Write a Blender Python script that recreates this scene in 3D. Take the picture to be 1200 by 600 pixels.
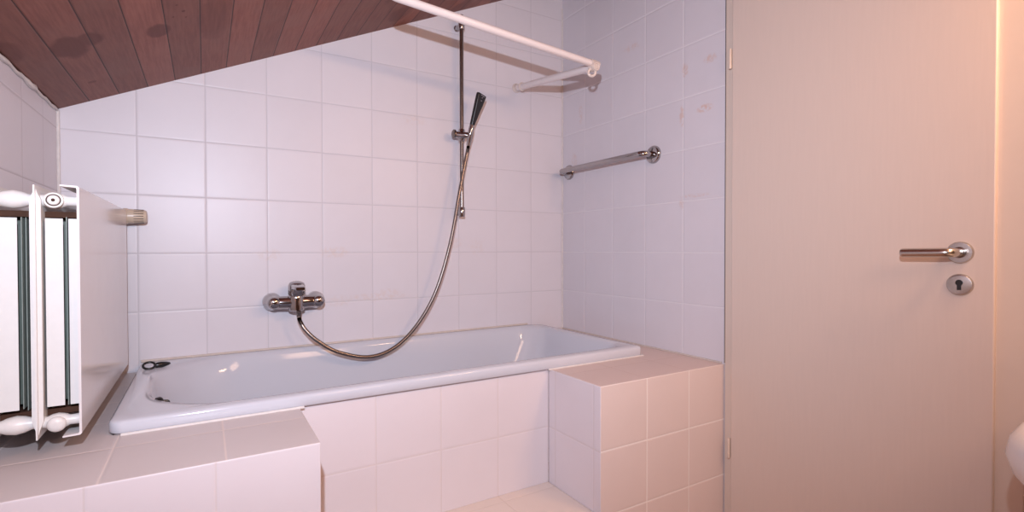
import bpy, bmesh, math, random
from mathutils import Vector, Matrix
random.seed(7)
PI = math.pi
SC = bpy.context.scene
COL = SC.collection
for o in list(bpy.data.objects):
    bpy.data.objects.remove(o, do_unlink=True)

# ------------------------------------------------------------------ camera
F_PX, YAW, PITCH, ROLL = 594.29, -0.545, 0.013, -0.0013
CAM = Vector((-1.6017, -2.1332, 1.05))
fw = Vector((-math.sin(YAW) * math.cos(PITCH), math.cos(YAW) * math.cos(PITCH), -math.sin(PITCH)))
r0 = Vector((math.cos(YAW), math.sin(YAW), 0))
u0 = r0.cross(fw)
rt = r0 * math.cos(ROLL) + u0 * math.sin(ROLL)
up = rt.cross(fw)
cd = bpy.data.cameras.new('camera')
cam = bpy.data.objects.new('camera', cd)
COL.objects.link(cam)
M3 = Matrix((rt, up, -fw)).transposed()
cam.matrix_world = Matrix.Translation(CAM) @ M3.to_4x4()
cd.sensor_width = 36.0
cd.lens = F_PX / 1200 * 36.0
cd.clip_start = 0.02
SC.camera = cam

# ------------------------------------------------------------------ light
VS = SC.view_settings
VS.view_transform = 'Standard'
VS.look = 'None'
VS.gamma = 1.0
VS.use_curve_mapping = False
VS.exposure = 0.0

W = bpy.data.worlds.new('world')
SC.world = W
W.use_nodes = True
W.node_tree.nodes['Background'].inputs[0].default_value = (0.9, 0.92, 1.0, 1)
W.node_tree.nodes['Background'].inputs[1].default_value = 0.02


def lamp(name, kind, loc, power, color, size=0.1, size_y=None, target=None):
    d = bpy.data.lights.new(name, kind)
    d.energy = power
    d.color = color
    if kind == 'AREA':
        d.size = size
        if size_y:
            d.shape = 'RECTANGLE'
            d.size_y = size_y
    else:
        d.shadow_soft_size = size
    o = bpy.data.objects.new(name, d)
    COL.objects.link(o)
    o.location = loc
    if target is not None:
        o.rotation_euler = (Vector(target) - Vector(loc)).to_track_quat('-Z', 'Y').to_euler()
    return o


# the photographer's flash, an added warm fill light behind the camera, the warm lamp over the basin
fl = lamp('flash', 'SPOT', CAM + Vector((-0.04, 0.0, 0.34)), 116, (0.77, 0.84, 1.0), 0.012, target=(-0.85, 0.0, 1.60))
fl.data.spot_size = math.radians(150)
fl.data.spot_blend = 1.0
lamp('warm_fill_light', 'AREA', (-0.75, -2.65, 1.75), 7.0, (1.0, 0.60, 0.40), 0.5, 0.5, (-0.9, -0.3, 0.9))
lamp('mirror_lamp_light', 'AREA', (-0.14, -2.15, 1.85), 11, (1.0, 0.58, 0.34), 0.45, 0.10, (-0.75, -1.5, 0.6))


# ------------------------------------------------------------------ materials
def new_mat(name):
    m = bpy.data.materials.new(name)
    m.use_nodes = True
    nt = m.node_tree
    b = nt.nodes['Principled BSDF']
    return m, nt, b


class G:
    """small helper for building node graphs"""
    def __init__(s, nt):
        s.nt = nt

    def n(s, t, **kw):
        x = s.nt.nodes.new(t)
        for k, v in kw.items():
            setattr(x, k, v)
        return x

    def link(s, a, b):
        s.nt.links.new(a, b)

    def math(s, op, a, b=None, c=None, clamp=False):
        x = s.n('ShaderNodeMath', operation=op, use_clamp=clamp)
        for i, v in enumerate((a, b, c)):
            if v is None:
                continue
            if isinstance(v, (int, float)):
                x.inputs[i].default_value = v
            else:
                s.link(v, x.inputs[i])
        return x.outputs[0]

    def smooth(s, v, lo, hi, a=0.0, b=1.0):
        x = s.n('ShaderNodeMapRange', interpolation_type='SMOOTHSTEP')
        s.link(v, x.inputs[0])
        for i, q in enumerate((lo, hi, a, b)):
            x.inputs[i + 1].default_value = q
        return x.outputs[0]

    def mix(s, f, a, b):
        x = s.n('ShaderNodeMix', data_type='RGBA')
        if isinstance(f, (int, float)):
            x.inputs[0].default_value = f
        else:
            s.link(f, x.inputs[0])
        for i, v in ((6, a), (7, b)):
            if isinstance(v, tuple):
                x.inputs[i].default_value = (*v, 1)
            else:
                s.link(v, x.inputs[i])
        return x.outputs[2]

    def coords(s):
        tc = s.n('ShaderNodeTexCoord')
        sp = s.n('ShaderNodeSeparateXYZ')
        s.link(tc.outputs['Object'], sp.inputs[0])
        return tc.outputs['Object'], sp.outputs

    def noise(s, vec, scale, detail=2, rough=0.5, mapscale=None):
        if mapscale:
            mp = s.n('ShaderNodeMapping')
            mp.inputs['Scale'].default_value = mapscale
            s.link(vec, mp.inputs[0])
            vec = mp.outputs[0]
        x = s.n('ShaderNodeTexNoise')
        x.inputs['Scale'].default_value = scale
        x.inputs['Detail'].default_value = detail
        x.inputs['Roughness'].default_value = rough
        s.link(vec, x.inputs['Vector'])
        return x.outputs[0]


def tile_mat(name, ax, off, color, grout, stains=(), stain_col=(0.62, 0.40, 0.22), rough=0.38, size=0.2, gw=0.0016, var=0.03, size_b=None, spec=0.4, mottle=0.06, bump=0.32):
    """glazed square tiles: grid in the two axes ax with offsets off (metres)"""
    m, nt, b = new_mat(name)
    g = G(nt)
    vec, xyz = g.coords()
    ds, ids = [], []
    for k in (0, 1):
        s_ = size if k == 0 or size_b is None else size_b
        v = g.math('DIVIDE', g.math('SUBTRACT', xyz[ax[k]], off[k]), s_)
        fr = g.math('FRACT', g.math('ADD', v, 100.5))
        ds.append(g.math('MULTIPLY', g.math('ABSOLUTE', g.math('SUBTRACT', fr, 0.5)), s_))
        ids.append(g.math('FLOOR', g.math('ADD', v, 100)))
    d = g.math('MINIMUM', ds[0], ds[1])
    gm = g.smooth(d, gw * 0.6, gw * 1.5, 1.0, 0.0)
    wn = g.n('ShaderNodeTexWhiteNoise', noise_dimensions='2D')
    cb = g.n('ShaderNodeCombineXYZ')
    g.link(ids[0], cb.inputs[0])
    g.link(ids[1], cb.inputs[1])
    g.link(cb.outputs[0], wn.inputs['Vector'])
    val = g.math('ADD', g.math('MULTIPLY', wn.outputs[0], var), 1.0 - var * 0.5)
    nz = g.noise(vec, 9.0, 4, 0.6)
    val = g.math('MULTIPLY', val, g.math('ADD', g.math('MULTIPLY', nz, mottle), 1.0 - mottle * 0.5))
    hs = g.n('ShaderNodeHueSaturation')
    hs.inputs['Color'].default_value = (*color, 1)
    g.link(val, hs.inputs['Value'])
    c = g.mix(gm, hs.outputs[0], grout)
    if stains:
        tot = None
        nn = g.noise(vec, 55.0, 4, 0.65)
        for (p, q, rp, rq, st) in stains:
            a = g.math('DIVIDE', g.math('SUBTRACT', xyz[ax[0]], p), rp)
            e = g.math('DIVIDE', g.math('SUBTRACT', xyz[ax[1]], q), rq)
            rr = g.math('ADD', g.math('MULTIPLY', a, a), g.math('MULTIPLY', e, e))
            t = g.smooth(rr, 0.1, 1.0, st, 0.0)
            tot = t if tot is None else g.math('MAXIMUM', tot, t)
        f = g.math('MULTIPLY', tot, g.smooth(nn, 0.38, 0.62))
        c = g.mix(f, c, stain_col)
    g.link(c, b.inputs['Base Color'])
    ro = g.math('ADD', g.math('MULTIPLY', gm, 0.45), rough)
    g.link(ro, b.inputs['Roughness'])
    b.inputs['Specular IOR Level'].default_value = spec
    hgt = g.smooth(d, 0.0, 0.006, 0.0, 1.0)
    hgt = g.math('ADD', hgt, g.math('MULTIPLY', g.noise(vec, 16.0, 3, 0.6), 0.35))
    bp = g.n('ShaderNodeBump')
    bp.inputs['Strength'].default_value = bump
    bp.inputs['Distance'].default_value = 0.002
    g.link(hgt, bp.inputs['Height'])
    g.link(bp.outputs[0], b.inputs['Normal'])
    return m


def paint(name, color, rough=0.4, spec=0.4, bump=0.0, scale=40.0, var=0.06, mapscale=None, metal=0.0):
    m, nt, b = new_mat(name)
    g = G(nt)
    vec, _ = g.coords()
    nz = g.noise(vec, scale, 4, 0.6, mapscale)
    v = g.math('ADD', g.math('MULTIPLY', nz, var * 2), 1.0 - var)
    hs = g.n('ShaderNodeHueSaturation')
    hs.inputs['Color'].default_value = (*color, 1)
    g.link(v, hs.inputs['Value'])
    g.link(hs.outputs[0], b.inputs['Base Color'])
    b.inputs['Roughness'].default_value = rough
    b.inputs['Specular IOR Level'].default_value = spec
    b.inputs['Metallic'].default_value = metal
    if bump:
        bp = g.n('ShaderNodeBump')
        bp.inputs['Strength'].default_value = bump
        bp.inputs['Distance'].default_value = 0.001
        g.link(nz, bp.inputs['Height'])
        g.link(bp.outputs[0], b.inputs['Normal'])
    return m


def wood_ceiling():
    m, nt, b = new_mat('stained_ceiling_boards')
    g = G(nt)
    vec, xyz = g.coords()
    v = g.math('DIVIDE', g.math('ADD', xyz[0], 1.918), 0.0778)
    fr = g.math('FRACT', g.math('ADD', v, 100.5))
    d = g.math('MULTIPLY', g.math('ABSOLUTE', g.math('SUBTRACT', fr, 0.5)), 0.0778)
    idx = g.math('FLOOR', g.math('ADD', v, 100))
    wn = g.n('ShaderNodeTexWhiteNoise', noise_dimensions='1D')
    g.link(idx, wn.inputs['W'])
    cb = g.n('ShaderNodeCombineXYZ')
    g.link(g.math('MULTIPLY', wn.outputs[0], 7.0), cb.inputs[0])
    g.link(g.math('MULTIPLY', wn.outputs[0], 13.0), cb.inputs[1])
    va = g.n('ShaderNodeVectorMath', operation='ADD')
    g.link(vec, va.inputs[0])
    g.link(cb.outputs[0], va.inputs[1])
    grain = g.noise(va.outputs[0], 26.0, 6, 0.62, (5.0, 0.35, 5.0))
    blot = g.noise(va.outputs[0], 5.0, 3, 0.55, (1.2, 1.0, 1.0))
    c = g.mix(g.smooth(grain, 0.3, 0.7), (0.205, 0.066, 0.046), (0.28, 0.10, 0.071))
    c = g.mix(g.smooth(blot, 0.40, 0.70, 0.0, 0.55), c, (0.255, 0.110, 0.085))
    hs = g.n('ShaderNodeHueSaturation')
    g.link(c, hs.inputs['Color'])
    g.link(g.math('ADD', g.math('MULTIPLY', wn.outputs[0], 0.4), 0.8), hs.inputs['Value'])
    c = hs.outputs[0]
    # dark knots and old damp marks in the varnish
    nn = g.noise(vec, 22.0, 3, 0.6)
    tot = None
    for (p, q, rp, rq, st) in KNOTS:
        a = g.math('DIVIDE', g.math('SUBTRACT', xyz[0], p), rp)
        e = g.math('DIVIDE', g.math('SUBTRACT', xyz[1], q), rq)
        rr = g.math('ADD', g.math('MULTIPLY', a, a), g.math('MULTIPLY', e, e))
        rr = g.math('ADD', rr, g.math('MULTIPLY', g.math('SUBTRACT', nn, 0.5), 0.9))
        t = g.smooth(rr, 0.45, 1.0, st, 0.0)
        tot = t if tot is None else g.math('MAXIMUM', tot, t)
    c = g.mix(tot, c, (0.110, 0.022, 0.012))
    gm = g.smooth(d, 0.0006, 0.0016, 1.0, 0.0)
    c = g.mix(gm, c, (0.035, 0.012, 0.009))
    g.link(c, b.inputs['Base Color'])
    b.inputs['Roughness'].default_value = 0.5
    b.inputs['Specular IOR Level'].default_value = 0.25
    h = g.math('ADD', g.smooth(d, 0.0, 0.004), g.math('MULTIPLY', grain, 0.12))
    bp = g.n('ShaderNodeBump')
    bp.inputs['Strength'].default_value = 0.5
    bp.inputs['Distance'].default_value = 0.003
    g.link(h, bp.inputs['Height'])
    g.link(bp.outputs[0], b.inputs['Normal'])
    return m


# ceiling plane: z = CZ + CS * (x + 2)
CZ, CS = 1.497, 0.4620


def on_ceiling(px, py):
    d = fw + rt * ((px - 600) / F_PX) - up * ((py - 300) / F_PX)
    t = (CZ + CS * (CAM.x + 2) - CAM.z) / (d.z - CS * d.x)
    return CAM + d * t


KNOTS_ = []
for (kx, ky, ka, kb, ks) in ((82, 56, .040, .085, .75), (105, 46, .030, .05, .7), (186, 36, .030, .055, .75), (250, 22, .045, .18, .35), (8, 62, .03, .08, .5), (108, 96, .012, .012, .6),
                             (215, 13, .005, .008, .9), (203, 20, .003, .005, .9), (207, 6, .003, .005, .9), (218, 20, .003, .005, .9), (470, 16, .05, .10, .5), (540, 8, .05, .10, .45)):
    kp = on_ceiling(kx, ky)
    KNOTS_.append((kp.x, kp.y, ka, kb, ks))
KNOTS = KNOTS_

T_WHITE = (0.70, 0.67, 0.71)
G_WHITE = (0.60, 0.575, 0.61)
z0 = 1.0373
M = {}
M['wall_back'] = tile_mat('white_wall_tiles_back', (0, 2), (-1.796, z0), T_WHITE, G_WHITE,
                          stains=[(-1.39, 1.03, 0.05, 0.03, .25), (-1.15, 1.04, .07, .03, .3), (-0.98, .85, .16, .02, .3), (-0.93, .86, .07, .03, .25),
                                  (-0.81, 1.62, .07, .03, .2), (-0.62, 1.08, .05, .03, .2), (-1.13, .84, .07, .03, .2), (-0.5, 1.06, .05, .05, .15)],
                          stain_col=(0.66, 0.50, 0.40))
M['wall_right'] = tile_mat('white_wall_tiles_right', (1, 2), (-0.183, z0), T_WHITE, (0.78, 0.75, 0.78), bump=0.45,
                           stains=[(-0.905, 1.755, .035, .02, .45), (-0.79, 1.745, .018, .035, .5), (-0.88, 1.577, .045, .018, .6), (-0.775, 1.57, .015, .05, .45),
                                   (-0.775, 1.23, .015, .03, .3), (-0.15, 1.72, .02, .06, .25), (-0.10, 1.50, .03, .05, .25), (-0.50, 1.93, .06, .02, .25), (-0.84, 1.255, .08, .01, .3)],
                           stain_col=(0.66, 0.40, 0.28))
M['wall_left'] = tile_mat('white_wall_tiles_left', (1, 2), (-0.365, z0), T_WHITE, G_WHITE)
PINK = (0.71, 0.65, 0.675)
G_PINK = (0.67, 0.60, 0.60)
M['panel'] = tile_mat('tub_front_tiles', (0, 2), (-0.787, 0.636), PINK, G_PINK)
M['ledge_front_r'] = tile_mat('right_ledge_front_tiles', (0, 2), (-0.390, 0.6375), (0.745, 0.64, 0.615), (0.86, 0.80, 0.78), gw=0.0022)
M['ledge_side'] = tile_mat('ledge_side_tiles', (1, 2), (-0.738, 0.636), PINK, G_PINK)
M['ledge_front_l'] = tile_mat('left_ledge_front_tiles', (0, 2), (-1.586, 0.636), PINK, G_PINK)
TOPC = (0.60, 0.525, 0.51)
M['ledge_top_l'] = tile_mat('left_ledge_top_tiles', (0, 1), (-1.768, -0.797), TOPC, (0.72, 0.62, 0.58), gw=0.0018)
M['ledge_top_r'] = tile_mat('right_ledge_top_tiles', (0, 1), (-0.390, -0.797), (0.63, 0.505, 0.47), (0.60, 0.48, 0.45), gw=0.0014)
M['step'] = tile_mat('step_top_tiles', (0, 1), (-0.787, -0.94), (0.72, 0.62, 0.56), (0.68, 0.58, 0.52))
M['floor'] = tile_mat('floor_tiles', (0, 1), (-0.1, -0.1), (0.46, 0.27, 0.18), (0.30, 0.20, 0.15))
M['plaster'] = paint('painted_plaster', (0.68, 0.62, 0.58), 0.7, 0.2, 0.2, 30)
M['brown_wall'] = paint('dark_wood_panelling', (0.16, 0.095, 0.06), 0.6, 0.3, 0.2, 12, 0.2, (8, 8, 0.6))
M['ceiling'] = wood_ceiling()
M['caulk'] = paint('old_white_caulk', (0.70, 0.66, 0.64), 0.6, 0.3, 0.8, 60, 0.15)
M['caulk_tan'] = paint('yellowed_caulk', (0.60, 0.53, 0.48), 0.6, 0.3, 0.6, 60, 0.15)
M['enamel'] = paint('white_bath_enamel', (0.595, 0.61, 0.67), 0.10, 0.5, 0, 6, 0.01)
M['ceramic'] = paint('white_ceramic', (0.78, 0.75, 0.72), 0.10, 0.5, 0, 6, 0.01)
M['rad'] = paint('white_radiator_paint', (0.74, 0.70, 0.69), 0.14, 0.5, 0.05, 14, 0.03)
M['rad_rough'] = paint('white_radiator_casting', (0.74, 0.71, 0.68), 0.32, 0.5, 0.5, 60, 0.06)
M['fin'] = paint('convector_sheet', (0.70, 0.69, 0.67), 0.4, 0.4, 0.1, 40, 0.06)
M['fin_dark'] = paint('unpainted_convector_fin', (0.10, 0.12, 0.10), 0.5, 0.4, 0.3, 60, 0.2)
M['fin_grey'] = paint('weathered_zinc_fin', (0.30, 0.33, 0.29), 0.45, 0.4, 0.3, 60, 0.2)
M['recess_shade'] = paint('rust_brown_recess_shade', (0.07, 0.032, 0.02), 0.8, 0.2, 0.5, 50, 0.4)  # dark brown standing in for shade in the radiator gaps and plug hole
M['valve'] = paint('aged_beige_plastic', (0.56, 0.46, 0.36), 0.3, 0.4, 0, 50, 0.05)
M['black'] = paint('black_plastic', (0.012, 0.011, 0.012), 0.28, 0.5, 0, 50, 0.1)
M['chrome'] = paint('chrome', (0.43, 0.41, 0.41), 0.10, 0.5, 0, 5, 0.0, None, 1.0)
M['chrome_dull'] = paint('dull_chrome', (0.24, 0.205, 0.19), 0.26, 0.5, 0, 5, 0.0, None, 1.0)
M['steel'] = paint('brushed_steel', (0.56, 0.52, 0.48), 0.24, 0.5, 0.0, 60, 0.05, (1, 1, 12), 1.0)
M['rod'] = paint('white_enamelled_rod', (0.82, 0.74, 0.72), 0.28, 0.5, 0, 20, 0.03)
M['clear'] = paint('yellowed_plastic_fitting', (0.70, 0.60, 0.54), 0.16, 0.5, 0, 20, 0.05)
M['door'] = paint('cream_painted_door', (0.70, 0.58, 0.505), 0.36, 0.4, 0.25, 14, 0.03, (9, 9, 0.6))
M['frame'] = paint('cream_painted_door_frame', (0.71, 0.59, 0.50), 0.34, 0.4, 0.15, 20, 0.03)
M['gap'] = paint('dark_joint', (0.06, 0.045, 0.035), 0.9, 0.1)


# ------------------------------------------------------------------ mesh helpers
def obj(name, bm, mats, parent=None, smooth=True, kind=None, recalc=True, bevel=None, angle=40):
    if recalc:
        bmesh.ops.recalc_face_normals(bm, faces=bm.faces[:])
    me = bpy.data.meshes.new(name)
    bm.to_mesh(me)
    bm.free()
    if not isinstance(mats, (list, tuple)):
        mats = [mats]
    for mm in mats:
        me.materials.append(mm)
    o = bpy.data.objects.new(name, me)
    COL.objects.link(o)
    if parent is not None:
        o.parent = parent
        o.matrix_parent_inverse = parent.matrix_world.inverted()
        # keep plain world coordinates
        o.matrix_parent_inverse = Matrix.Translation(-Vector(world_loc(parent)))
    if smooth:
        for p in me.polygons:
            p.use_smooth = True
        try:
            me.set_sharp_from_angle(angle=math.radians(angle))
        except Exception:
            pass
    if bevel:
        md = o.modifiers.new('bevel', 'BEVEL')
        md.width = bevel
        md.segments = 3
        md.limit_method = 'ANGLE'
        md.angle_limit = math.radians(35)
    if kind:
        o['kind'] = kind
    return o


def world_loc(o):
    v = Vector((0, 0, 0))
    if o.type == 'EMPTY':
        v = v + o.location
    return v


def thing(name, label, cat, loc, group=None, kind=None):
    o = bpy.data.objects.new(name, None)
    COL.objects.link(o)
    o.location = loc
    o.empty_display_size = 0.05
    if label:
        o['label'] = label
        o['category'] = cat
    if group:
        o['group'] = group
    if kind:
        o['kind'] = kind
    return o


def tag(o, label, cat, group=None):
    o['label'] = label
    o['category'] = cat
    if group:
        o['group'] = group
    return o


def box(bm, a, b, mi=0):
    x0, y0, z0_ = a
    x1, y1, z1 = b
    vs = [bm.verts.new(p) for p in ((x0, y0, z0_), (x1, y0, z0_), (x1, y1, z0_), (x0, y1, z0_), (x0, y0, z1), (x1, y0, z1), (x1, y1, z1), (x0, y1, z1))]
    for f in ((0, 3, 2, 1), (4, 5, 6, 7), (0, 1, 5, 4), (1, 2, 6, 5), (2, 3, 7, 6), (3, 0, 4, 7)):
        fc = bm.faces.new([vs[i] for i in f])
        fc.material_index = mi
    return bm


def prism(bm, poly, z0_, z1, axis=2, mi=0):
    """extrude polygon (2-D points) along an axis"""
    def P(p, h):
        if axis == 2:
            return (p[0], p[1], h)
        if axis == 1:
            return (p[0], h, p[1])
        return (h, p[0], p[1])
    a = [bm.verts.new(P(p, z0_)) for p in poly]
    b = [bm.verts.new(P(p, z1)) for p in poly]
    n = len(poly)
    fs = [bm.faces.new(a[::-1]), bm.faces.new(b)]
    for i in range(n):
        fs.append(bm.faces.new((a[i], a[(i + 1) % n], b[(i + 1) % n], b[i])))
    for f in fs:
        f.material_index = mi
    return bm


def frames(pts):
    pts = [Vector(p) for p in pts]
    T = []
    for i in range(len(pts)):
        t = pts[min(i + 1, len(pts) - 1)] - pts[max(i - 1, 0)]
        T.append(t.normalized())
    n = T[0].orthogonal().normalized()
    out = []
    for i, t in enumerate(T):
        n = (n - t * n.dot(t)).normalized()
        out.append((pts[i], n, t.cross(n)))
    return out


def tube(bm, pts, rad, seg=20, caps=True):
    rings = []
    fr = frames(pts)
    for i, (p, n, b) in enumerate(fr):
        r = rad[i] if isinstance(rad, (list, tuple)) else rad
        rings.append([bm.verts.new(p + (n * math.cos(2 * PI * k / seg) + b * math.sin(2 * PI * k / seg)) * r) for k in range(seg)])
    for i in range(len(rings) - 1):
        for k in range(seg):
            bm.faces.new((rings[i][k], rings[i][(k + 1) % seg], rings[i + 1][(k + 1) % seg], rings[i + 1][k]))
    if caps:
        bm.faces.new(rings[0][::-1])
        bm.faces.new(rings[-1])
    return bm


def lathe(bm, p0, axis, prof, seg=32):
    """prof: (distance along axis, radius)"""
    a = Vector(axis).normalized()
    n = a.orthogonal().normalized()
    b = a.cross(n)
    p0 = Vector(p0)
    rings = []
    for h, r in prof:
        c = p0 + a * h
        if r <= 1e-6:
            rings.append([bm.verts.new(c)])
        else:
            rings.append([bm.verts.new(c + (n * math.cos(2 * PI * k / seg) + b * math.sin(2 * PI * k / seg)) * r) for k in range(seg)])
    for A, B in zip(rings[:-1], rings[1:]):
        for k in range(seg):
            k2 = (k + 1) % seg
            if len(A) == 1 and len(B) == 1:
                continue
            if len(A) == 1:
                bm.faces.new((A[0], B[k], B[k2]))
            elif len(B) == 1:
                bm.faces.new((A[k], A[k2], B[0]))
            else:
                bm.faces.new((A[k], A[k2], B[k2], B[k]))
    if len(rings[0]) > 1:
        bm.faces.new(rings[0][::-1])
    if len(rings[-1]) > 1:
        bm.faces.new(rings[-1])
    return bm


def spline(ctrl, n=12):
    P = [Vector(c) for c in ctrl]
    P = [P[0] * 2 - P[1]] + P + [P[-1] * 2 - P[-2]]
    out = []
    for i in range(1, len(P) - 2):
        for k in range(n):
            t = k / n
            a, b, c, d = P[i - 1], P[i], P[i + 1], P[i + 2]
            out.append(0.5 * ((2 * b) + (c - a) * t + (2 * a - 5 * b + 4 * c - d) * t * t + (3 * b - a - 3 * c + d) * t ** 3))
    out.append(P[-2])
    return out


def fillet(pts, r, n=8):
    """round the inner corners of a polyline"""
    P = [Vector(p) for p in pts]
    out = [P[0]]
    for i in range(1, len(P) - 1):
        a, b, c = P[i - 1], P[i], P[i + 1]
        u = (a - b).normalized()
        v = (c - b).normalized()
        ang = u.angle(v)
        d = min(r / math.tan(ang / 2), (a - b).length * 0.49, (c - b).length * 0.49)
        s, e = b + u * d, b + v * d
        for k in range(n + 1):
            t = k / n
            out.append(s * (1 - t) ** 2 + b * 2 * t * (1 - t) + e * t * t)
    out.append(P[-1])
    return out


def rrect(x0, x1, y0, y1, radii, z, n=10, m=12):
    """rounded rectangle, radii for corners (x0y0, x1y0, x1y1, x0y1); fixed point count"""
    cs = [(x0, y0, 1, 1, PI), (x1, y0, -1, 1, 1.5 * PI), (x1, y1, -1, -1, 0), (x0, y1, 1, -1, 0.5 * PI)]
    arcs = []
    for (cx, cy, sx, sy, a0), r in zip(cs, radii):
        ox, oy = cx + sx * r, cy + sy * r
        arcs.append([(ox + r * math.cos(a0 + 0.5 * PI * k / n), oy + r * math.sin(a0 + 0.5 * PI * k / n)) for k in range(n + 1)])
    out = []
    for i in range(4):
        out += arcs[i]
        e, s = arcs[i][-1], arcs[(i + 1) % 4][0]
        for k in range(1, m):
            t = k / m
            out.append((e[0] + (s[0] - e[0]) * t, e[1] + (s[1] - e[1]) * t))
    return [Vector((p[0], p[1], z)) for p in out]


def loft(bm, loops, cap_first=False, cap_last=True, mi=0):
    L = [[bm.verts.new(p) for p in lp] for lp in loops]
    n = len(L[0])
    for A, B in zip(L[:-1], L[1:]):
        for k in range(n):
            f = bm.faces.new((A[k], A[(k + 1) % n], B[(k + 1) % n], B[k]))
            f.material_index = mi
    if cap_first:
        bm.faces.new(L[0][::-1])
    if cap_last:
        bm.faces.new(L[-1])
    return bm


def ring_torus(bm, c, axis, R, r, seg=32, s2=10, sx=1.0, sy=1.0):
    a = Vector(axis).normalized()
    n = a.orthogonal().normalized()
    b = a.cross(n)
    c = Vector(c)
    rows = []
    for i in range(seg):
        t = 2 * PI * i / seg
        d = n * math.cos(t) * sx + b * math.sin(t) * sy
        row = []
        for k in range(s2):
            q = 2 * PI * k / s2
            row.append(bm.verts.new(c + d * R + d.normalized() * (r * math.cos(q)) + a * (r * math.sin(q))))
        rows.append(row)
    for i in range(seg):
        A, B = rows[i], rows[(i + 1) % seg]
        for k in range(s2):
            bm.faces.new((A[k], B[k], B[(k + 1) % s2], A[(k + 1) % s2]))
    return bm


NB = bmesh.new

# ------------------------------------------------------------------ the room
XL, XR, YB, YF = -2.0, 0.0, 0.0, -2.9
DY0, DY1 = -0.9725, -1.755         # outer edges of the door frame
H = 2.5

bm = NB()
box(bm, (XL - 0.1, YF - 0.1, -0.1), (XR + 0.1, 0.1, 0.0))
obj('floor', bm, M['floor'], None, False, 'structure')

bm = NB()
prism(bm, [(XL, 0), (XR + 0.1, 0), (XR + 0.1, CZ + CS * (2.1)), (XL, CZ)], 0.0, 0.1, axis=1)
obj('wall_back', bm, M['wall_back'], None, False, 'structure')

bm = NB()
box(bm, (XR, DY0, 0), (XR + 0.1, 0.0, CZ + CS * 2.0))
obj('wall_right', bm, M['wall_right'], None, False, 'structure')

# plastered stretch beyond the door, and the wall over the door
bm = NB()
box(bm, (XR, YF, 0), (XR + 0.1, DY1, CZ + CS * 2.0))
box(bm, (XR, DY1, 2.06), (XR + 0.1, DY0, CZ + CS * 2.0))
obj('wall_door', bm, M['plaster'], None, False, 'structure')

bm = NB()
box(bm, (XL - 0.1, YF, 0), (XL, 0.1, CZ))
obj('wall_left', bm, M['wall_left'], None, False, 'structure')

bm = NB()
prism(bm, [(XL, 0), (XR, 0), (XR, CZ + CS * 2.0), (XL, CZ)], YF - 0.1, YF, axis=1)
obj('wall_front', bm, M['brown_wall'], None, False, 'structure')

bm = NB()
prism(bm, [(XL - 0.1, CZ - CS * 0.1 + 0.0), (XR + 0.1, CZ + CS * 2.1), (XR + 0.1, CZ + CS * 2.1 + 0.05), (XL - 0.1, CZ - CS * 0.1 + 0.05)], YF - 0.1, 0.1, axis=1)
obj('ceiling', bm, M['ceiling'], None, False, 'structure')

# ragged bead of caulk between the left wall and the boards, in broken lengths
bm = NB()
pts, rad = [], []
for i in range(60):
    y = -0.002 - i * 0.03
    pts.append((XL + 0.003, y, CZ - 0.004 + 0.002 * math.sin(i * 1.7)))
    rad.append(0.0035 + 0.003 * abs(math.sin(i * 0.83)) * random.random() + (0.004 if 8 < i < 12 else 0))
tube(bm, pts, rad, 8)
obj('trim_1', bm, M['caulk'], None, True, 'structure')

# ------------------------------------------------------------------ door
FX = 0.022   # how far the frame stands proud of the wall
bm = NB()
# steel frame: two jambs and a head
for (a, b) in ((DY0, -1.012), (-1.697, DY1)):
    box(bm, (-0.004, min(a, b), 0.0), (0.09, max(a, b), 2.06))
box(bm, (-0.004, -1.697, 2.005), (0.09, -1.012, 2.06))
obj('trim_2', bm, M['frame'], None, True, 'structure', bevel=0.003)
# joint between tiles and frame
bm = NB()
tube(bm, [(-0.001, DY0 + 0.0015, 0.64), (-0.001, DY0 + 0.0015, 2.05)], 0.0016, 8)
obj('trim_3', bm, M['gap'], None, True, 'structure')

door = thing('door_1', 'cream painted flush door with brushed steel lever handle', 'door', (0.0, -1.355, 0.0), kind='structure')
bm = NB()
box(bm, (-0.016, -1.7035, 0.008), (0.024, -1.0065, 2.003))
obj('door_leaf', bm, M['door'], door, True, bevel=0.003)
for z in (1.718, 0.345):
    bm = NB()
    lathe(bm, (-0.018, -1.0005, z - 0.035), (0, 0, 1), [(0, 0.0), (0.0, 0.0042), (0.002, 0.005), (0.022, 0.005), (0.0222, 0.0042), (0.0228, 0.0042), (0.023, 0.005), (0.046, 0.005), (0.0462, 0.0042), (0.0468, 0.0042), (0.047, 0.005), (0.068, 0.005), (0.070, 0.0042), (0.070, 0.0)], 16)
    box(bm, (-0.016, -1.004, z - 0.033), (-0.006, -0.997, z + 0.033))
    obj('hinge', bm, M['frame'], door)
HY, HZ = -1.640, 1.041
hd = obj('door_handle', lathe(NB(), (-0.016, HY, HZ), (-1, 0, 0), [(0, 0.0265), (0.005, 0.0265), (0.008, 0.0245), (0.0085, 0.018), (0.0085, 0.0)], 40), M['steel'], door)
bm = NB()
path = fillet([(-0.022, HY, HZ), (-0.072, HY, HZ), (-0.072, HY + 0.098, HZ - 0.001), ], 0.022, 10)
tube(bm, path, 0.0112, 24)
tube(bm, [(-0.072, HY + 0.097, HZ - 0.001), (-0.072, HY + 0.1015, HZ - 0.001), (-0.072, HY + 0.104, HZ - 0.001)], [0.0112, 0.0104, 0.007], 24)
obj('lever', bm, M['steel'], hd)
bm = NB()
lathe(bm, (-0.0235, HY, HZ), (-1, 0, 0), [(0, 0.0135), (0.004, 0.0135), (0.005, 0.012), (0.005, 0)], 24)
obj('collar', bm, M['chrome_dull'], hd)
KZ = 0.962
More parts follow.
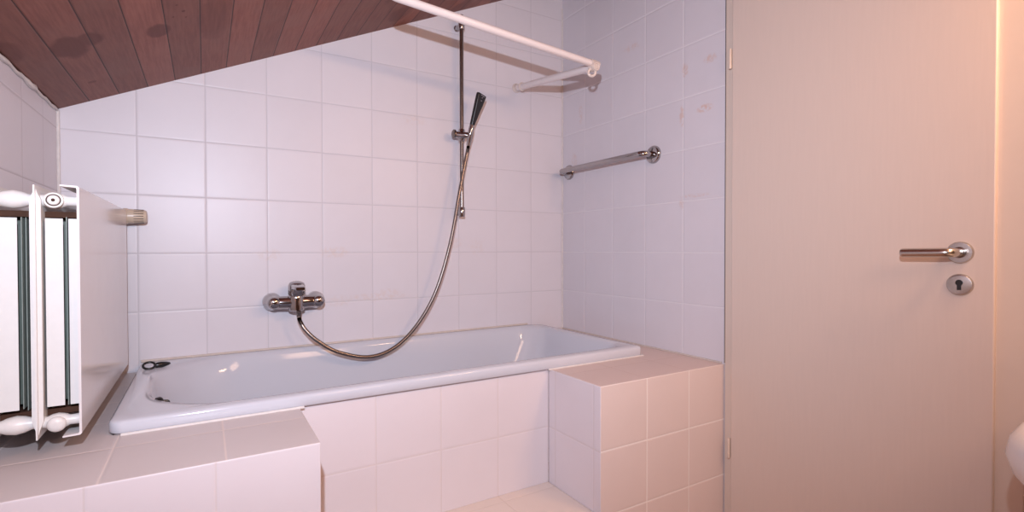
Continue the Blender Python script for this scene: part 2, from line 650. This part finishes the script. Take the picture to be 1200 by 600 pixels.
lk = obj('lock_escutcheon', lathe(NB(), (-0.016, HY, KZ), (-1, 0, 0), [(0, 0.0265), (0.004, 0.0265), (0.007, 0.0245), (0.0078, 0.021), (0.0078, 0.0)], 40), M['steel'], door)
bm = NB()
lathe(bm, (-0.0235, HY, KZ + 0.005), (-1, 0, 0), [(0, 0.0075), (0.001, 0.0075), (0.001, 0)], 24)
prism(bm, [(HY - 0.0042, KZ - 0.013), (HY + 0.0042, KZ - 0.013), (HY + 0.0042, KZ + 0.002), (HY - 0.0042, KZ + 0.002)], -0.0246, -0.0236, axis=0)
obj('keyhole', bm, M['black'], lk)

# ------------------------------------------------------------------ masonry round the bath
LZ = 0.635
X1L, X0R = -1.391, -0.585          # inner faces of the two tiled ledges
YP = -0.700                         # tub front
YFL, YFR = -0.990, -0.970


def faces_by_normal(bm, rules, default=0):
    bmesh.ops.recalc_face_normals(bm, faces=bm.faces[:])
    bm.normal_update()
    for f in bm.faces:
        f.material_index = default
        for (ax, sg, mi) in rules:
            if f.normal[ax] * sg > 0.7:
                f.material_index = mi


bm = NB()
prism(bm, [(XL + .001, YFL), (X1L, YFL), (X1L, YP), (-1.782, YP), (-1.782, -0.001), (XL + .001, -0.001)], 0.0, LZ)
faces_by_normal(bm, [(2, 1, 1), (0, 1, 2)])
o = obj('tiled_ledge', bm, [M['ledge_front_l'], M['ledge_top_l'], M['ledge_side']], None, True, bevel=0.002)
tag(o, 'pale tiled ledge at the left under the radiator, dusky tiled top', 'ledge')
bm = NB()
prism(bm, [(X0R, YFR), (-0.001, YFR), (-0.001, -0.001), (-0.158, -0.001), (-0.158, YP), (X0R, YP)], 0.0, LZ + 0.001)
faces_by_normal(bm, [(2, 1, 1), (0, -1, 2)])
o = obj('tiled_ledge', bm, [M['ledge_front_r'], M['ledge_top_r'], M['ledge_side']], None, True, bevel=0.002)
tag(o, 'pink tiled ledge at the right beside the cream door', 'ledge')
bm = NB()
box(bm, (X1L + .0005, YP, 0.2435), (X0R - .0005, YP + 0.014, LZ - 0.001))
o = obj('tub_front_panel', bm, M['panel'], None, False)
tag(o, 'pink tiled panel closing the front of the bathtub between the two ledges', 'tub panel')
bm = NB()
box(bm, (X1L + .0005, -0.955, 0.0), (X0R - .0005, YP + .014, 0.243))
o = obj('tiled_step', bm, M['step'], None, True, bevel=0.002)
tag(o, 'low beige tiled step in the recess in front of the bathtub', 'step')

# ------------------------------------------------------------------ bathtub
BX0, BX1, BY0, BY1 = -1.790, -0.150, -0.714, -0.002
RZ = 0.667
TILT = 0.007


def rz(p, z):      # rim rises slightly towards the right end
    return Vector((p.x, p.y, z + TILT * (p.x - BX0) / (BX1 - BX0)))


tub = thing('bathtub', 'white enamelled bathtub built in along the tiled back wall', 'bathtub', (-0.97, -0.36, 0.24))


def tl(dx0, dx1, dy0, dy1, radii, z, tilt=True):
    lp = rrect(BX0 + dx0, BX1 - dx1, BY0 + dy0, BY1 - dy1, radii, z, 12, 16)
    return [rz(p, z) for p in lp] if tilt else lp


loops = [
    tl(.018, .018, .045, .02, (.02, .02, .07, .02), LZ - 0.03, False),
    tl(.018, .018, .045, .02, (.02, .02, .07, .02), LZ + 0.0018, False),
    tl(.004, .004, .004, .002, (.028, .012, .075, .03), LZ + 0.0018, False),
    tl(.0, .0, .0, .0, (.030, .014, .08, .03), LZ + 0.006, False),
    tl(.0, .0, .0, .0, (.030, .014, .08, .03), RZ - 0.008),
    tl(.002, .002, .002, .001, (.030, .014, .08, .03), RZ - 0.003),
    tl(.008, .007, .008, .004, (.030, .014, .08, .03), RZ),
    tl(.026, .022, .030, .016, (.06, .03, .08, .06), RZ + 0.0004),
    tl(.040, .032, .042, .024, (.20, .07, .09, .18), RZ - 0.001),
    tl(.048, .038, .050, .030, (.25, .09, .10, .22), RZ - 0.006),
    tl(.056, .044, .057, .036, (.27, .10, .11, .24), RZ - 0.018),
    tl(.070, .060, .066, .045, (.27, .12, .12, .25), RZ - 0.08),
    tl(.090, .110, .080, .060, (.26, .14, .14, .24), RZ - 0.20),
    tl(.115, .200, .095, .075, (.24, .16, .16, .22), RZ - 0.33),
    tl(.150, .270, .125, .105, (.20, .16, .16, .19), RZ - 0.385),
    tl(.210, .340, .185, .165, (.15, .13, .13, .15), RZ - 0.40),
]
bm = NB()
loft(bm, loops, False, True)
obj('tub_shell', bm, M['enamel'], tub, True, angle=60)
# overflow fitting inside the left end
bm = NB()
oc = Vector((-1.7136, -0.498, 0.648)) + Vector((.007, -.012, .001))
on = Vector((0.90, 0.40, 0.14)).normalized()
lathe(bm, oc - on * 0.006, on, [(0, 0.013), (0.009, 0.013), (0.013, 0.010), (0.015, 0.005), (0.015, 0)], 24)
tube(bm, spline([oc + on * 0.004, oc + on * 0.010 + Vector((0.010, 0.0, -0.004)), oc + Vector((0.020, -0.004, -0.016)), oc + Vector((0.022, -0.006, -0.030))], 6), 0.0035, 8)
obj('overflow_fitting', bm, M['black'], tub)

# caulk seams round the tub
bm = NB()
tube(bm, [(-1.765, BY0 - 0.001, LZ + 0.001), (X1L + 0.01, BY0 - 0.001, LZ + 0.001)], 0.004, 8)
tube(bm, [(X0R - 0.01, BY0 - 0.001, LZ + 0.002), (BX1 + 0.003, BY0 - 0.001, LZ + 0.002), (BX1 + 0.003, BY0 + 0.4, LZ + 0.002), (BX1 + 0.003, -0.06, LZ + 0.002)], 0.0035, 8)
obj('trim_4', bm, M['caulk'], None, True, 'structure')
bm = NB()
tube(bm, [(-1.79, -0.0015, RZ + 0.002), (-0.97, -0.0015, RZ + 0.005), (-0.22, -0.0015, RZ + 0.009)], 0.005, 8)
tube(bm, [(-0.20, -0.003, LZ + 0.003), (-0.003, -0.003, LZ + 0.003), (-0.003, -0.3, LZ + 0.003), (-0.003, -0.96, LZ + 0.003)], 0.004, 8)
obj('trim_5', bm, M['caulk_tan'], None, True, 'structure')
# corner seams
bm = NB()
tube(bm, [(-1.997, -0.003, LZ), (-1.997, -0.003, CZ - 0.005)], 0.005, 8)
tube(bm, [(-0.003, -0.003, LZ), (-0.003, -0.003, 2.3)], 0.004, 8)
obj('trim_6', bm, M['caulk'], None, True, 'structure')

# black looped stopper lying on the left rim
cl = thing('bath_stopper', 'small black looped stopper lying on the left rim of the bathtub', 'stopper', (-1.752, -0.135, RZ + 0.001))
bm = NB()
d = (Vector((-1.715, -0.115, 0)) - Vector((-1.772, -0.140, 0))).normalized()
zc = RZ + 0.0045
ring_torus(bm, (-1.757, -0.135, zc + .006), (0.05, -0.5, .85), 0.016, 0.0036, 32, 10)
obj('loop', bm, M['black'], cl)
bm = NB()
p = Vector((-1.742, -0.128, zc + 0.003))
tube(bm, [p - d * 0.002, p + d * 0.004, p + d * 0.018, p + d * 0.032, p + d * 0.042, p + d * 0.045], [0.005, 0.009, 0.010, 0.0075, 0.004, 0.001], 14)
obj('plug_body', bm, M['black'], cl)

# ------------------------------------------------------------------ radiator
PX = -1.817                      # face of the front plate
RY0, RY1 = -0.806, -0.082
Z0, Z1 = 0.676, 1.179
rad = thing('radiator', 'white panel radiator with smooth glossy front over the left ledge', 'radiator', (-1.91, -0.42, LZ))
# front plate with folded lips top and bottom
bm = NB()
t = 0.004
prof = [(PX, Z0 + .003), (PX, Z1 - .003), (PX - .003, Z1), (PX - .030, Z1 + .001), (PX - .030, Z1 - .002), (PX - .005, Z1 - .004), (PX - t, Z1 - .007),
        (PX - t, Z0 + .007), (PX - .005, Z0 + .004), (PX - .030, Z0 + .002), (PX - .030, Z0 - .001), (PX - .003, Z0)]
prism(bm, prof, RY0, RY1, axis=1)
obj('front_plate', bm, M['rad'], rad, True, angle=30)


def panel(x, name):
    bm = NB()
    w = 0.0085
    pr = [(x - 0.0008, Z0 + .006), (x + 0.0008, Z0 + .006), (x + .003, Z0 + .018), (x + w, Z0 + .036), (x + w, Z1 - .030), (x + .003, Z1 - .016), (x + .0008, Z1 - .006), (x - .0008, Z1 - .006),
          (x - .003, Z1 - .016), (x - w, Z1 - .030), (x - w, Z0 + .036), (x - .003, Z0 + .018)]
    prism(bm, pr, RY0 + 0.004, RY1 - .004, axis=1)
    # welded seam standing out along the near edge
    pr2 = [(x - .0012, Z0 + .002), (x + .0012, Z0 + .002), (x + .0016, Z0 + .03), (x + .0016, Z1 - .02), (x + .0012, Z1 - .002), (x - .0012, Z1 - .002), (x - .0016, Z1 - .02), (x - .0016, Z0 + .03)]
    prism(bm, pr2, RY0 - 0.004, RY1, axis=1)
    return obj(name, bm, M['rad_rough'], rad, True, angle=25)


XM, XB = -1.8845, -1.955
panel(XM, 'middle_panel')
panel(XB, 'rear_panel')


def convector(xa, xb, gap):
    """folded sheet behind a panel: white end flap, dark folds behind, and thin sheets in the slot beside it"""
    bm = NB()
    zb, zt = 0.737, 1.113
    n = 14
    for k in range(n):
        y = RY0 + 0.014 + k * (RY1 - RY0 - 0.04) / (n - 1)
        box(bm, (xa, y, zb), (xb, y + 0.0012, zt), 0 if k == 0 else 1)
    for q, (x, dz, mi) in enumerate(gap):
        box(bm, (x, RY0 + 0.03 + .01 * q, zb - dz), (x + 0.0013, RY1 - .03, zt + dz), mi)
    return obj('convector', bm, [M['fin'], M['fin_dark'], M['fin_grey']], rad, False)


convector(XM + 0.0125, XM + 0.0395, [(XM + .0415, .004, 2), (XM + .0445, .010, 1), (XM + .0475, .006, 2)])
convector(PX - 0.0195, PX - 0.0055, [])
convector(XB + 0.0095, XB + 0.0420, [(XB + .044, .002, 2), (XB + .0485, .008, 2), (XB + .053, .004, 1), (XB + .0565, .006, 2)])

# headers: top and bottom pipes through the panels, swelling between them
for zh, up_ in ((1.149, 1), (0.706, 0)):
    bm = NB()
    y = RY0 + 0.024
    P, Rr = [], []
    for x, r in ((XB - .006, .010), (XB + .012, .0115), (XB + .022, .016), (XB + .036, .0185), (XB + .048, .016), (XM - .012, .0115), (XM, .011), (XM + .010, .0115), (XM + .018, .015), (XM + .028, .0165), (XM + .038, .014), (XM + .046, .0100), (PX - .004, .0105)):
        P.append((x, y, zh + (0.0 if up_ else -0.002 * (x > XM))))
        Rr.append(r)
    tube(bm, P, Rr, 24)
    obj('header_pipe', bm, M['rad_rough'], rad, True, angle=70)
    bm = NB()
    if up_:
        lathe(bm, (XM + .027, y - 0.008, zh), (0, -1, 0), [(0, .0125), (.004, .0155), (.007, .0160), (.010, .0150), (.0105, .0125), (.0095, .0115), (.0095, .010), (.0125, .009), (.0135, .0065), (.0125, .003), (.010, .0028), (.010, 0)], 32)
    else:
        lathe(bm, (XM + .027, y - 0.008, zh - .004), (0, -1, -.1), [(0, .0125), (.004, .0150), (.008, .0155), (.012, .0135), (.015, .009), (.016, .004), (.016, 0)], 32)
    pg = obj('plug', bm, M['rad_rough'], rad, True, angle=50)
    if up_:
        bm = NB()
        lathe(bm, (XM + .027, y - 0.018, zh), (0, -1, 0), [(0, .0030), (.0045, .0030), (.0045, 0)], 12)
        ring_torus(bm, (XM + .027, y - .0178, zh), (0, -1, 0), .0108, .0009, 32, 8)
        obj('plug_socket', bm, M['recess_shade'], pg)
# rust-brown strips behind the pipes, put in to darken the gaps like shade
for zz in (1.122, 0.722):
    bm = NB()
    box(bm, (XB + .0095, RY0 + 0.034, zz - .006), (PX - .0055, RY1 - .02, zz + .006))
    obj('gap_shade_strip', bm, M['recess_shade'], rad, False)
# brackets to the left wall
for y in (RY0 + 0.14, RY1 - 0.14):
    bm = NB()
    box(bm, (XL, y - 0.012, 0.74), (XB - 0.0075, y + 0.012, 1.10))
    obj('wall_bracket', bm, M['rad_rough'], rad, False)
# thermostatic valve at the far end
VY, VZ = -0.046, 1.161
bm = NB()
tube(bm, fillet([(XM + .02, RY1 - 0.02, 1.153), (XM + .02, VY, VZ), (-1.84, VY, VZ)], .01), .008, 16)
vv = obj('valve_body', bm, M['rad_rough'], rad)
bm = NB()
lathe(bm, (-1.868, VY, VZ), (1, 0, 0), [(0, .012), (.004, .020), (.018, .0235), (.042, .0262), (.050, .0262), (.052, .0245), (.060, .0240), (.096, .0215), (.101, .0195), (.103, .015), (.103, 0)], 40)
th = obj('thermostat_head', bm, M['valve'], vv, True, angle=35)
bm = NB()
for k in range(16):
    a = 2 * PI * k / 16
    cy, cz = VY + math.cos(a) * 0.0228, VZ + math.sin(a) * 0.0228
    tube(bm, [(-1.800, cy, cz), (-1.7735, VY + math.cos(a) * 0.0215, VZ + math.sin(a) * 0.0215)], 0.0011, 6)
o = obj('vent_slot', bm, M['black'], vv)

# ------------------------------------------------------------------ shower bar, hand shower, hose, mixer
SX, SY = -0.605, -0.052
sh = thing('shower_bar', 'tall chrome shower slide bar on the back wall', 'shower bar', (SX, 0, 1.20))
bm = NB()
tube(bm, [(SX, SY, 1.200), (SX, SY, 2.105)], 0.0088, 20)
obj('bar_tube', bm, M['chrome_dull'], sh)
for z in (1.219, 2.062):
    bm = NB()
    lathe(bm, (SX, 0.0, z), (0, -1, 0), [(0, .014), (.004, .014), (.007, .0105), (.030, .0095), (SY * -1 - .006, .0095)], 24)
    lathe(bm, (SX, SY, z - .022), (0, 0, 1), [(0, .0125), (.002, .0140), (.042, .0140), (.044, .0125)], 24)
    obj('bar_bracket', bm, M['chrome'], sh)
bm = NB()
lathe(bm, (SX, SY, 1.538), (0, 0, 1), [(0, .012), (.003, .0145), (.052, .0145), (.055, .012)], 24)
tube(bm, [(SX - 0.036, SY - .004, 1.564), (SX - .032, SY - .004, 1.564), (SX - .004, SY - .020, 1.562), (SX + .012, SY - .034, 1.560), (SX + .016, SY - .037, 1.560)], [.012, .0155, .0155, .0145, .012], 20)
sl = obj('slider', bm, M['chrome'], sh)
bm = NB()
lathe(bm, (SX - 0.046, SY - .004, 1.567), (1, 0, 0), [(0, .014), (.004, .019), (.010, .019), (.012, .015)], 20)
obj('clamp_knob', bm, M['chrome_dull'], sl)

hs = thing('hand_shower', 'slim black faced hand shower tilted in the slide bar holder', 'hand shower', (SX + .03, SY - .03, 1.54))
A = Vector((SX + .013, SY - .043, 1.516))
B = Vector((SX + .025, SY - .054, 1.603))
Cc = Vector((SX + .060, SY - .080, 1.738))
bm = NB()
tube(bm, [A + (A - B).normalized() * .004, A, A.lerp(B, .3), A.lerp(B, .34), A.lerp(B, .8), B], [.008, .0095, .0105, .0125, .0125, .0105], 20)
obj('grip_cone', bm, M['chrome'], hs)
# flat tapering stick head: lofted rounded rectangles
ax = (Cc - B).normalized()
sd = Vector((0.93, 0.37, 0)).normalized()
sd = (sd - ax * sd.dot(ax)).normalized()
nn_ = ax.cross(sd)
def hloop(t, w, h):
    c = B.lerp(Cc, t)
    return [c + sd * p.x + nn_ * p.y for p in rrect(-w, w, -h, h, (min(w, h) * .55,) * 4, 0, 5, 3)]
bm = NB()
loft(bm, [hloop(0.0, .0095, .0085), hloop(.10, .0110, .009), hloop(.4, .0165, .0095), hloop(.7, .0225, .0095), hloop(.93, .0265, .0095), hloop(.985, .0265, .0092), hloop(1.0, .0245, .0075)], True, True)
obj('head', bm, M['black'], hs, True, angle=45)
bm = NB()
face_n = nn_ if nn_.y < 0 else -nn_
for t in (.80, .90, .955):
    c = B.lerp(Cc, t) + face_n * .0092
    w = .0125 if t > .94 else .004
    tube(bm, [c - sd * w, c + sd * w], .0022, 8)
obj('nozzle_strip', bm, M['chrome'], hs)

hose_pts = [(-1.297, -.0715, .7935), (-1.294, -.073, .780), (-1.276, -.082, .745), (-1.233, -.095, .700), (-1.160, -.105, .652), (-1.044, -.11, .622), (-.937, -.11, .650), (-.836, -.105, .738), (-.750, -.10, .876), (-.682, -.095, 1.078), (-.634, -.09, 1.306), (-.606, -.090, 1.441), (SX + .0105, SY - .0405, 1.495), (SX + .0124, SY - .0424, 1.511)]
bm = NB()
sp = spline(hose_pts, 60)
rr_ = [0.0072 + (0.0006 if i % 2 else 0.0) for i in range(len(sp))]
tube(bm, sp, rr_, 12)
o = obj('shower_hose', bm, M['chrome_dull'], None, True, angle=80)
tag(o, 'metal shower hose hanging in a loop from mixer to hand shower', 'hose')

mx = thing('bath_mixer', 'chrome single lever bath mixer on the back wall above the tub', 'tap', (-1.31, 0, .855))
bm = NB()
MY, MZ = -.062, .852
tube(bm, [(-1.400, MY, MZ), (-1.396, MY, MZ), (-1.385, MY, MZ), (-1.34, MY, MZ - .001), (-1.305, MY, MZ - .001), (-1.27, MY, MZ), (-1.225, MY, MZ), (-1.214, MY, MZ), (-1.210, MY, MZ)], [.014, .0205, .0235, .0245, .027, .0245, .0235, .0205, .014], 32)
lathe(bm, (-1.305, MY - .004, MZ - .034), (0, 0, 1), [(0, .022), (.004, .0285), (.048, .030), (.056, .029), (.062, .026), (.064, 0)], 36)
obj('mixer_body', bm, M['chrome'], mx, True, angle=50)
for x in (-1.383, -1.227):
    bm = NB()
    lathe(bm, (x, 0.0, MZ), (0, -1, 0), [(0, .034), (.006, .034), (.018, .0335), (.032, .031), (.046, .026), (.066, .0235), (.082, .0215), (.088, .016), (.0895, 0)], 32)
    obj('wall_escutcheon', bm, M['chrome'], mx, True, angle=50)
bm = NB()
lathe(bm, (-1.305, MY - .006, MZ + .027), (0, -.16, 1), [(0, .027), (.004, .0300), (.036, .0300), (.046, .026), (.051, .016), (.052, 0)], 32)
def lvloop(t, w, h):
    c = Vector((-1.305, MY - .012, MZ + .058)).lerp(Vector((-1.305, MY - .100, MZ + .056)), t)
    return [c + Vector((p.x, 0, p.y)) for p in rrect(-w, w, -h, h, (h * .6,) * 4, 0, 5, 3)]
loft(bm, [lvloop(0, .0240, .014), lvloop(.3, .0220, .011), lvloop(.7, .018, .008), lvloop(.97, .0165, .0065), lvloop(1, .0145, .005)], True, True)
obj('lever', bm, M['chrome'], mx, True, angle=50)
bm = NB()
lathe(bm, (-1.297, MY - .006, .829), (0, -.1, -1), [(0, .0115), (.010, .0115), (.011, .0100), (.022, .0100), (.024, .0085), (.034, .0085)], 20)
obj('hose_outlet', bm, M['chrome_dull'], mx, True)

# ------------------------------------------------------------------ grab bar on the right wall
gb = thing('grab_bar', 'short chrome grab bar on the right tiled wall', 'grab bar', (0, -.35, 1.44))
GZ = 1.443
gy0, gy1 = -.632, -.062
bm = NB()
tube(bm, fillet([(-.006, gy0, GZ), (-.062, gy0, GZ), (-.062, gy1, GZ), (-.006, gy1, GZ)], .028, 10), .0125, 24)
obj('bar_tube', bm, M['chrome'], gb)
for y in (gy0, gy1):
    bm = NB()
    lathe(bm, (0, y, GZ), (-1, 0, 0), [(0, .037), (.006, .037), (.012, .033), (.014, .022), (.014, .0127)], 36)
    obj('flange', bm, M['chrome'], gb, True, angle=35)

# ------------------------------------------------------------------ curtain rail
cr = thing('curtain_rail', 'white L shaped shower curtain rail between back wall and sloping ceiling', 'curtain rail', (-.283, -.56, 1.78))
CO = Vector((-.268, -.56, 1.778))
FLG = Vector((-.283, 0, 1.843))
# the long rod rises slightly and bends up into the boards near its left end
dz = 0.073
bend = Vector((-1.095, -.562, 0))
bend.z = CO.z + dz * (CO.x - bend.x)
end = Vector((bend.x - .02, -.562, 0))
end.z = CZ + CS * (end.x + 2) - .001
dr = (bend - CO).normalized()
bm = NB()
tube(bm, fillet([CO + Vector((0, 0, .012)) - dr * .012, CO + Vector((0, 0, .012)), bend + Vector((0, 0, .012)), end], .035, 10), .0138, 24)
obj('long_rod', bm, M['rod'], cr)
bm = NB()
da = (FLG - CO).normalized()
tube(bm, [CO + da * .006, FLG - da * .014], .0150, 24)
obj('short_rod', bm, M['rod'], cr)
bm = NB()
lathe(bm, FLG, (0, -1, 0), [(0, .023), (.004, .023), (.006, .019), (.010, .0175), (.020, .0165), (.022, .0165)], 28)
obj('wall_flange', bm, M['clear'], cr, True)
bm = NB()
ring_torus(bm, FLG - da * .052, da, .0165, .0045, 28, 10)
obj('curtain_ring', bm, M['clear'], cr, True)
bm = NB()
lathe(bm, CO + Vector((0, 0, .012)) - dr * .026, dr, [(0, .010), (.002, .0168), (.040, .0178), (.042, .0150)], 28)
lathe(bm, CO - da * .020, da, [(0, .012), (.002, .0185), (.030, .0190), (.033, .0165)], 28)
ring_torus(bm, CO - da * .020, da, .0135, .004, 28, 10)
obj('corner_joint', bm, M['clear'], cr, True)
bm = NB()
hk = CO + Vector((-.010, -.004, -.018))
ring_torus(bm, hk + Vector((0, 0, -.006)), (0.5, 0.85, 0.1), .0140, .0058, 28, 10)
obj('curtain_ring', bm, M['clear'], cr, True)
bm = NB()
nrm = Vector((CS, 0, -1)).normalized()
hit = Vector((end.x, end.y, CZ + CS * (end.x + 2)))
lathe(bm, hit + nrm * .0005, nrm, [(0, .026), (.005, .026), (.009, .020), (.016, .017)], 28)
obj('ceiling_flange', bm, M['clear'], cr, True)

# ------------------------------------------------------------------ washbasin, mostly out of frame at the right
wb = thing('washbasin', 'white ceramic washbasin, only its rounded edge in frame right of the door', 'washbasin', (-.25, -2.12, .66))
WX0, WX1, WY0, WY1 = -.545, -.001, -2.41, -1.822
def wl(d, z, k=1.0):
    return rrect(WX0 + d, WX1 - min(d, .06) * .6, WY0 + d, WY1 - d, (.17 * k, .01, .01, .17 * k), z, 12, 10)
bm = NB()
loft(bm, [wl(.17, .565, .55), wl(.10, .586, .75), wl(.060, .608, .9), wl(.028, .636), wl(.007, .670), wl(.0, .700), wl(.005, .726), wl(.018, .747), wl(.036, .759), wl(.055, .761), wl(.070, .752), wl(.090, .72, .9), wl(.12, .68, .8), wl(.17, .655, .55)], True, True)
obj('basin_shell', bm, M['ceramic'], wb, True, angle=70)
